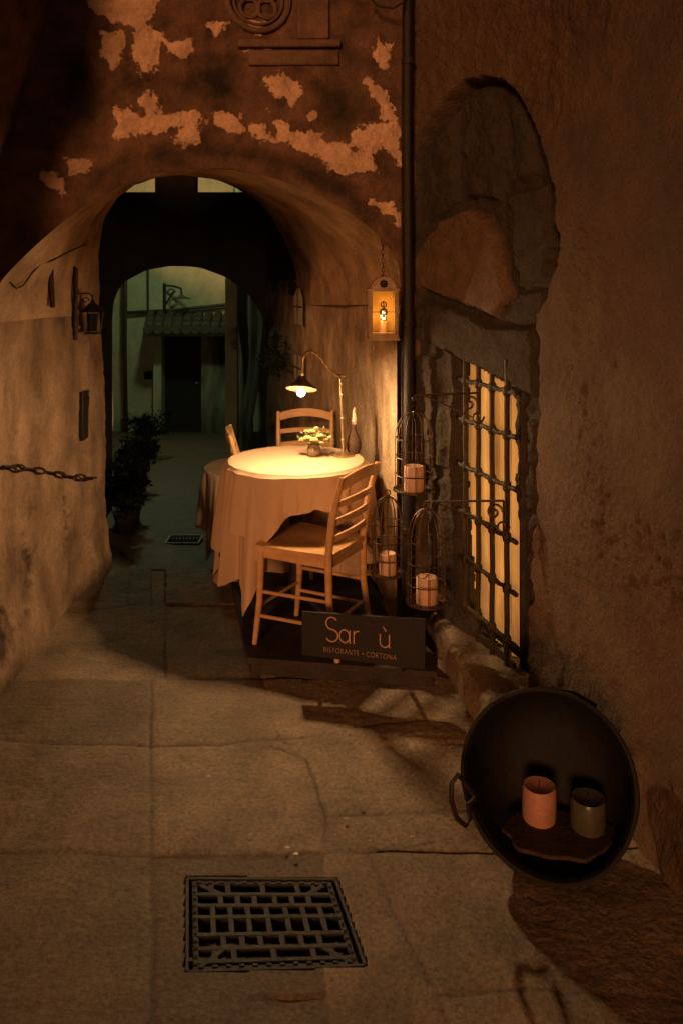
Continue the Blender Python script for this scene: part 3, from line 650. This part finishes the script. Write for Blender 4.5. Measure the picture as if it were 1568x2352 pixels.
# =============== cauldron
pc=Vector((.602,2.42,.255)); ax=Vector((-.33,-.88,.30)).normalized(); R=.247
t=thing('copper_cauldron','large blackened cauldron lying on its side against the wall','cauldron',(pc.x,pc.y,0))
prof=[(.001,-.24),(.10,-.235),(.17,-.21),(.213,-.165),(.234,-.10),(.243,-.03),(R,0),(R+.008,.002),(R+.007,.006),(R-.002,.006),(R-.008,0),(.236,-.03),(.226,-.10),(.203,-.16),(.160,-.20),(.10,-.225),(.001,-.23)]
MB().lathe(prof,pc,56,axis=ax,wob=.012).build('bowl','copper',t)
qr=Vector((0,0,1)).rotation_difference(ax); ex=qr@Vector((1,0,0)); ey=qr@Vector((0,1,0))
def onrim(g,r=R,z=0): return pc+(ex*math.cos(g)+ey*math.sin(g))*r+ax*z
a=MB(); a.tube([onrim(g,(R+.004)*(1+.010*math.sin(3*g+1)+.003*math.sin(11*g)),.004) for g in np.linspace(0,2*math.pi,60,endpoint=False)],.0038,6,True); a.build('rolled_rim','copper',t)
hl=[P(1086,1825,2.40),P(1068,1798,2.36),P(1050,1780,2.34),P(1036,1800,2.33),P(1036,1840,2.33),P(1048,1880,2.33),P(1068,1897,2.34),P(1079,1878,2.36),P(1074,1850,2.38),P(1090,1835,2.41)]
MB().tube(hl,.0075,8).build('ring_handle','iron',t)
h2=[P(1130,1618,2.50),P(1180,1592,2.55),P(1250,1582,2.58),P(1320,1594,2.58),P(1370,1622,2.55)]
MB().tube(h2,.007,8).build('arched_handle','iron',t)
pz=.104; poly=[]
cc2=(.635,2.43)
for i in range(40):
    g=2*math.pi*i/40; r_x=.160*(1+.06*math.sin(3*g+1)+.04*math.sin(7*g)+.03*math.sin(13*g)); r_y=.110*(1+.08*math.sin(4*g)+.05*math.sin(9*g)); poly.append((cc2[0]+r_x*math.cos(g),cc2[1]+r_y*math.sin(g)))
o=MB().prism(poly,pz-.012,pz).build('wooden_plank','plank',bevel=.003); tag(o,'old brown board lying inside the cauldron under two candles','board')
def pcandle(name,px,y,r,h,m,label):
    c=F(px,y,pz+.001); o=thing(name,label,'candle',c)
    MB().lathe([(.001,0),(r*.97,0),(r,.01),(r*1.01,h*.5),(r,h-.010),(r*.92,h),(r*.72,h-.003),(.001,h-.006)],c,32,wob=.02).build('wax_body',m,o)
    MB().tube([c+W*(h-.012),c+W*(h+.004)],.0015,5).build('wick','iron',o)
pcandle('pillar_candle',1238,1880,.050,.100,'pink','thick pink candle standing inside the cauldron')
pcandle('pillar_candle',1350,1900,.051,.088,'greywax','dull grey candle jar beside the pink candle')
# =============== drain grate
def gq(u,v,z):
    a_,b_,c_,d_=q; p_=(a_*(1-u)+b_*u)*(1-v)+(d_*(1-u)+c_*u)*v; return Vector((p_.x,p_.y,z))
def gbar(mb,u0,v0,u1,v1,w_=.014,z=-.012): mb.bar(gq(u0,v0,z),gq(u1,v1,z),w_,.016)
t=thing('drain_grate','square cast iron drain grate in the foreground paving','grate',gq(.5,.5,0),0,'iron drain grates')
a=MB(); 
for e in ((0,0,1,0),(1,0,1,1),(1,1,0,1),(0,1,0,0)): gbar(a,*e,w_=.010,z=-.010)
a.build('outer_frame','castiron',t,bevel=.002)
a=MB()
for i_,v in enumerate((.045,.18,.31,.44,.63,.77,.90,.965)): gbar(a,.03,v,.97,v,.014 if 0<i_<7 else .012,z=-.0135)
for u in (.05,.95): gbar(a,u,.03,u,.97,.016,z=-.0142)
us_=[.05,.16,.27,.38,.50,.62,.73,.84,.95]
for j_,(v0,v1) in enumerate(((.045,.18),(.18,.31),(.31,.44),(.44,.63),(.63,.77),(.77,.90))):
    for i_,u in enumerate(us_[1:-1]):
        if j_ in (0,5) and i_ in (2,4): continue
        if j_ in (1,4) and i_ in (3,): continue
        off=.055 if j_ in (1,4) else 0
        uu=min(u+off*(1 if i_<3 else -1 if i_>3 else 0),.93); gbar(a,uu,v0,uu,v1,.016,z=-.0142)
for s1_,s2_ in ((.08,.22),(.92,.78)):
    gbar(a,s1_,.06,s2_,.18,.014,z=-.0138); gbar(a,s1_,.94,s2_,.77,.014,z=-.0138)
for i in range(12):
    for v in (.045,.955):
        p_=gq(.08+i*.84/11,v,-.006); a.box(p_,(.014,.009,.008))
    for u in (.05,.95):
        p_=gq(u,.08+i*.84/11,-.006); a.box(p_,(.009,.011,.008))
a.build('lattice_bars','castiron',t,bevel=.002)
ctr=F(423,1240,-.36); t=thing('drain_grate','small slotted drain grate in the dark street beyond the arch','grate',ctr,0,'iron drain grates')
zc_=float(gz(ctr.y))+.012
a=MB(); 
for s_ in(-1,1): a.box((ctr.x,ctr.y+s_*.10,zc_),(.27,.014,.012)); a.box((ctr.x+s_*.13,ctr.y,zc_),(.014,.2,.012))
a.build('outer_frame','iron',t)
a=MB()
for i in range(9): a.box((ctr.x-.11+i*.0275,ctr.y,zc_),(.010,.19,.010))
a.build('slots','tile',t)
# =============== left wall fittings
t=thing('wall_lantern','unlit black lantern on a curved bracket at the left wall','lantern',P(213,765,4.62))
c=P(213,735,4.62); r=.045
a=MB()
for i in(-1,1):
    for j in(-1,1): a.bar(c+Vector((i*r*.75,j*r*.75,-.07)),c+Vector((i*r,j*r,.045)),.006,.006)
a.box(c+Vector((0,0,-.072)),(.075,.075,.01)); a.box(c+Vector((0,0,-.01)),(.004,.09,.08)); a.box(c+Vector((0,0,-.012)),(.06,.004,.10)); a.build('cage','iron',t)
MB().lathe([(.072,.045),(.066,.052),(.03,.085),(.012,.10),(.008,.115),(.001,.118)],c,4).build('roof','iron',t)
a=MB(); a.tube([c+W*.11,P(213,680,4.62),P(205,673,4.62),P(178,674,4.60),P(168,676,4.60)],.005,6); a.tube(scroll(P(196,690,4.62),.02,1,Vector((1,0,0)),W),.003,5); a.build('bracket','iron',t)
a=MB(); 
a.tube([P(158,640,4.52),P(158,618,4.50),P(166,611,4.48),P(174,618,4.48),P(172,780,4.52)],.013,8)
o=a.build('iron_rod','rust'); tag(o,'hooked iron rod fixed upright on the left wall','rod')
a=MB(); a.tube([P(115,590,4.1),P(117,650,4.12),P(121,705,4.15)],[.014,.016,.012],8); o=a.build('shutter_bar','rust'); tag(o,'dark upright iron stub beneath the hanging wire','bar')
a=MB(); mc=P(190,953,4.64); a.box((mc.x-.01,mc.y,mc.z),(.06,.12,.27)); o=thing('letter_box','narrow black letter box on the left wall','box',mc); a.build('body','iron',o,bevel=.004); MB().box((mc.x+.022,mc.y,mc.z+.09),(.008,.09,.012)).build('slot_flap','rust',o)
pts=[(-20,1070),(0,1072),(40,1076),(80,1082),(120,1091),(160,1096),(200,1097)]
a=MB()
for i in range(9):
    f0=i/9; f1=(i+1.12)/9
    def cp(f):
        x=-15+f*215; y=np.interp(x,[p_[0] for p_ in pts],[p_[1] for p_ in pts]); d=3.58+1.12*(x+15)/215; v=P(x,float(y),d); v.x+=.045; return v
    p0=cp(f0);p1=cp(min(f1,1.02)); dir_=(p1-p0).normalized(); up=W if i%2 else Vector((1,0,0)); mid=(p0+p1)/2; hl_=(p1-p0).length/2
    a.tube([mid+dir_*hl_*math.cos(g)+up*.014*math.sin(g) for g in np.linspace(0,2*math.pi,14,endpoint=False)],.0048,6,True)
o=a.build('rusty_chain','rust'); tag(o,'rusty chain of long links strung along the left wall','chain')
wp=[(-20,640,3.6),(8,648,3.62),(22,662,3.66),(38,655,3.72),(60,625,3.8),(80,605,3.88),(105,598,4.0),(125,588,4.1),(150,575,4.2),(185,560,4.4)]
a=MB(); a.tube([P(x,y,d)+Vector((.03,0,0)) for x,y,d in wp],.004,6); a.tube([P(70,572,3.85),P(76,566,3.85),P(79,574,3.85),P(72,578,3.85)],.003,5)
o=a.build('electric_wire','iron'); tag(o,'thin dark wire sagging below the left end of the arch','wire')
# =============== SECOND ARCH WALL
t=thing('inner_arch_wall','dark inner wall with a second smaller arch beyond the passage','wall',(-1.5,8,0))
arc2=cyc([(258,735),(261,690),(280,650),(335,620),(400,609),(460,614),(520,636),(570,674),(600,720),(612,760)],60)
xa=(arc2[:,0]-HX)*8/FPX; za=EYE-(arc2[:,1]-HY)*8/FPX
xc=np.r_[[-6,-2.6],[xa[0]-.001],xa,[xa[-1]+.001],[.2]]; zb=np.r_[[-1.5,-1.5],[-1.5],za,[-1.5],[-1.5]]
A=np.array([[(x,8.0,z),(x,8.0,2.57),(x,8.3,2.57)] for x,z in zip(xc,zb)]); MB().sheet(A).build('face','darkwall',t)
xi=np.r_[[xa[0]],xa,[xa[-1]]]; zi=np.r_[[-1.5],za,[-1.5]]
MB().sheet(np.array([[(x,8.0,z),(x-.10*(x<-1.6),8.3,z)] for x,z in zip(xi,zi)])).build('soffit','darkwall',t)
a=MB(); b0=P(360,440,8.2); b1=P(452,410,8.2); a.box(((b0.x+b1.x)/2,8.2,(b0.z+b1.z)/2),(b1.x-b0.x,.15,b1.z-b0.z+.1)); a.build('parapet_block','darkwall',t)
MB().tube([P(405,360,8.2),P(405,415,8.2)],.01).build('rod','iron',t)
# =============== far courtyard
t=thing('courtyard_house','pale green house wall closing the far end of the alley','house',(-3,17,-1.4))
ga=MB(); Xg,Zg=np.meshgrid(np.linspace(-7,1,60),np.linspace(-2,6,60),indexing='ij'); ga.sheet(np.stack([Xg,17+fbm(Xg,Zg,3,80)*.08,Zg],-1)); ga.build('wall','green',t)
def fb(mb,x0,y0,x1,y1,d0,d1):
    a0=P(x0,y1,d0); a1=P(x1,y0,d0); mb.box(((a0.x+a1.x)/2,(d0+d1)/2,(a0.z+a1.z)/2),(a1.x-a0.x,abs(d1-d0),a1.z-a0.z))
dr_=MB(); fb(dr_,372,768,462,992,16.82,16.95); dd_=dr_.build('door','door',t); a=MB(); a.ball(P(452,880,16.78),.03,8); a.build('door_handle','brass',dd_)
a=MB(); fb(a,462,768,520,1000,16.5,16.9); a.build('porch_wall','greenrough',t); a=MB(); fb(a,352,768,371,1000,16.5,16.9); a.build('porch_wall','green',t)  # porch shade put into the colour: right wall darker green than the left
rf=MB(); 
for i in range(9):
    x0=340+i*22; p0=P(x0+8,722,16.8); p1=P(x0,758,15.9)
    for s2 in range(3):
        f=s2/3; qa=p0.lerp(p1,f); qb=p0.lerp(p1,f+.37); qb.z+=.03; 
        rf.tube([qa,qb],[.085,.10],8)
rt_=rf.build('canopy_roof','tile',t)
a=MB(); fb(a,340,757,522,772,15.9,16.9); a.build('canopy_slab','door',rt_)
a=MB(); a.tube([P(288,718,16.85),P(400,712,16.85),P(525,699,16.85)],.035,8); a.tube([P(288,640,16.7),P(287,800,16.7),P(290,1000,16.7)],.04,8); a.tube([P(340,615,16.85),P(340,712,16.85)],.02); a.build('pipes','iron',t)
a=MB(); fb(a,331,854,345,871,16.8,16.95); a.build('meter_box','door',t)
t=thing('courtyard_lamp','old swan neck lamp on an iron bracket above the canopy','lamp',P(378,680,16.8))
a=MB(); a.tube([P(378,650,16.8),P(378,712,16.8)],.035,6); a.tube([P(378,655,16.7),P(400,657,16.4),P(416,662,16.2),P(417,676,16.2)],.022,6); a.tube([P(380,700,16.7),P(400,668,16.4)],.018,6); a.tube(scroll(P(392,672,16.5),.09,1,Vector((1,0,0)),W),.015,5); a.build('bracket','iron',t)
MB().lathe([(.03,.08),(.05,.05),(.19,0),(.18,-.01),(.04,.03)],P(417,685,16.2),16).build('lamp_shade','tile',t)
def sidewall(name,label,p0,p1,z1,m,seed):
    n=60; zs_=np.linspace(-2.2,z1,50); A=[]
    for i in range(n):
        f=i/(n-1); x=p0[0]+(p1[0]-p0[0])*f; y=p0[1]+(p1[1]-p0[1])*f
        dsp=fbm(np.array([y*2]*50),zs_*.7,3,seed)*.25
        A.append(np.stack([x+dsp,0*zs_+y,zs_],-1))
    o=MB().sheet(np.array(A)).build(name,m); tag(o,label,'wall')
sidewall('alley_wall','weathered greenish wall on the right of the far alley',(-.86,8.4),(-2.12,16.2),3.5,'greenrough',81)
sidewall('alley_wall','dark wall on the left of the far alley, behind the shrubs',(-3.0,8.4),(-4.75,16.9),2.4,'darkwall',82)
a=MB(); a.box((P(533,800,11.5).x,11.5,-.1),(.16,.2,4.6)); o=a.build('alley_pier','green'); tag(o,'narrow upright pier at the right of the far alley','pier')
for lab,y0,y1 in (('narrow arched pane above the plant in the passage wall',662,745),('short narrow pane below the arched pane in the passage wall',815,872)):
    d0,d1=6.05,6.3; pz0=P(680,y1,6.2).z; pz1=P(680,y0,6.2).z
    t=thing('small_window',lab,'window',(-.26,6.18,pz0),0,'narrow panes in the passage wall')
    x0=np.interp(d0,[5.3,6.3],[0,-.31])-.05; x1=np.interp(d1,[5.3,6.3],[0,-.31])-.05
    pm=(pz1-pz0)*.25 if y0<700 else 0.001
    MB().add([(x0,d0,pz0),(x1,d1,pz0),(x1,d1,pz1-pm),((x0*.3+x1*.7),d0*.3+d1*.7,pz1),((x0*.7+x1*.3),d0*.7+d1*.3,pz1),(x0,d0,pz1-pm)],[(0,1,2,3,4,5)]).build('pane','pane',t,smooth=False)  # opaque pale pane, its lit look put into the colour
    a=MB(); a.bar((x0-.01,d0,(pz0+pz1)/2),(x1-.01,d1,(pz0+pz1)/2),.008,.008); a.bar(((x0+x1)/2-.01,(d0+d1)/2,pz0),((x0+x1)/2-.01,(d0+d1)/2,pz1),.008,.008); a.build('glazing_bar','iron',t)
# plants
def shrub(label,c,rad,pot,n,size,m='leaf'):
    t=thing('potted_shrub',label,'plant',(c[0],c[1],c[2]),0,'dark potted shrubs')
    MB().lathe([(.001,0),(pot*.75,0),(pot,pot*1.5),(pot*1.08,pot*1.5),(pot*1.08,pot*1.7),(pot*.9,pot*1.7),(.001,pot*1.6)],c,20).build('flower_pot','terra',t)
    a=MB()
    for i in range(7):
        g=i*.9; a.tube([(c[0],c[1],c[2]+pot*1.5),(c[0]+rad[0]*.3*math.cos(g),c[1]+rad[1]*.3*math.sin(g),c[2]+pot*1.7+rad[2]*.6),(c[0]+rad[0]*.7*math.cos(g),c[1]+rad[1]*.7*math.sin(g),c[2]+pot*1.7+rad[2]*1.4)],.006,5)
    a.build('stems','rust',t)
    a=MB().leaves((c[0],c[1],c[2]+pot*1.7+rad[2]*.9),rad,n,size,.15)
    for i in range(9):
        g=random.uniform(0,6.28); a.leaves((c[0]+rad[0]*.8*math.cos(g),c[1]+rad[1]*.8*math.sin(g),c[2]+pot*1.7+rad[2]*random.uniform(.3,1.7)),(rad[0]*.4,rad[1]*.4,rad[2]*.3),n//14,size,.1)
    a.build('foliage',m,t)
for i,(x,y,d,rad,pot,l) in enumerate(((290,1195,6.9,(.17,.2,.17),.10,'nearest dark potted shrub on the left of the far street'),(300,1130,7.6,(.19,.22,.20),.11,'second dark potted shrub from the near end of the far street'),(312,1080,9.4,(.24,.25,.22),.13,'third potted shrub, just beyond the second arch'),(340,1020,12.5,(.36,.35,.24),.14,'farthest potted shrub, close to the courtyard door'))):
    p_=P(x,y,d); shrub(l,(p_.x,p_.y,float(gz(d))+.005),rad,pot,750,.035)
p_=P(628,860,6.6); t=thing('wall_plant','dark bushy plant growing from the passage wall beneath the panes','plant',p_)
MB().tube([p_+Vector((.2,0,-.0)),p_+Vector((.05,-.02,.05)),p_+Vector((0,0,.14))],.008).build('stem','rust',t)
a=MB().leaves(p_+Vector((.0,-.02,.12)),(.13,.10,.15),500,.026,.1); a.leaves(p_+Vector((.02,0,.28)),(.05,.05,.12),120,.022,.1); a.build('foliage','leaf',t)
deb=[(680,1975),(828,1848),(850,1944),(795,1893),(770,1930),(945,1935),(660,1960),(530,1535),(205,1858),(480,1795),(575,1930),(870,1710),(380,1360)]
for i,(x,y) in enumerate(deb):
    p_=F(x,y); a=MB(); s_=random.uniform(.005,.011); a.add([p_+Vector((-s_,0,.016)),p_+Vector((0,-s_*.6,.019)),p_+Vector((s_,0,.016)),p_+Vector((0,s_*.7,.018))],[(0,1,2,3)])
    o=a.build('paving_litter','pane'); tag(o,'tiny pale scrap lying on the stone paving','litter','pale scraps on the paving')
# =============== lights
def light(kind,name,loc,e,col,size=.1):
    l=bpy.data.lights.new(name,kind); l.energy=e; l.color=col
    if kind=='POINT': l.shadow_soft_size=size
    o=bpy.data.objects.new(name,l); C.objects.link(o); o.location=loc; return o
light('POINT','courtyard_light',(-3.0,13.9,2.75),88,(.82,1,.52),.15)
sd=Vector((.26,1,-.19)).normalized()
s=bpy.data.lights.new('sun','SUN'); s.energy=1.65; s.color=(1,.42,.16); s.angle=math.radians(12)
so_=bpy.data.objects.new('sun',s); C.objects.link(so_); so_.rotation_euler=sd.to_track_quat('-Z','Y').to_euler()
w_=bpy.data.worlds.new('World'); bpy.context.scene.world=w_; w_.use_nodes=True; nt=w_.node_tree
sk=nt.nodes.new('ShaderNodeTexSky'); sk.sky_type='NISHITA'; sk.sun_disc=False; sk.sun_elevation=math.asin(-sd.z); sk.sun_rotation=math.atan2(-sd.x,-sd.y)
mx_=nt.nodes.new('ShaderNodeMix'); mx_.data_type='RGBA'; mx_.blend_type='MULTIPLY'; mx_.inputs[0].default_value=1; mx_.inputs[7].default_value=(1,.70,.36,1)
nt.links.new(sk.outputs[0],mx_.inputs[6]); nt.links.new(mx_.outputs[2],nt.nodes['Background'].inputs[0]); nt.nodes['Background'].inputs[1].default_value=.008
# =============== camera
cd=bpy.data.cameras.new('camera'); cd.sensor_fit='HORIZONTAL'; cd.sensor_width=36; cd.lens=36*FPX/1568; cd.shift_y=-(1176-HY)/1568; cd.clip_end=200; cd.clip_start=.05
co=bpy.data.objects.new('camera',cd); C.objects.link(co); co.location=(0,0,EYE); co.rotation_euler=(math.pi/2,0,0)
bpy.context.scene.camera=co
vs=bpy.context.scene.view_settings; vs.view_transform='Standard'; vs.look='None'; vs.exposure=0
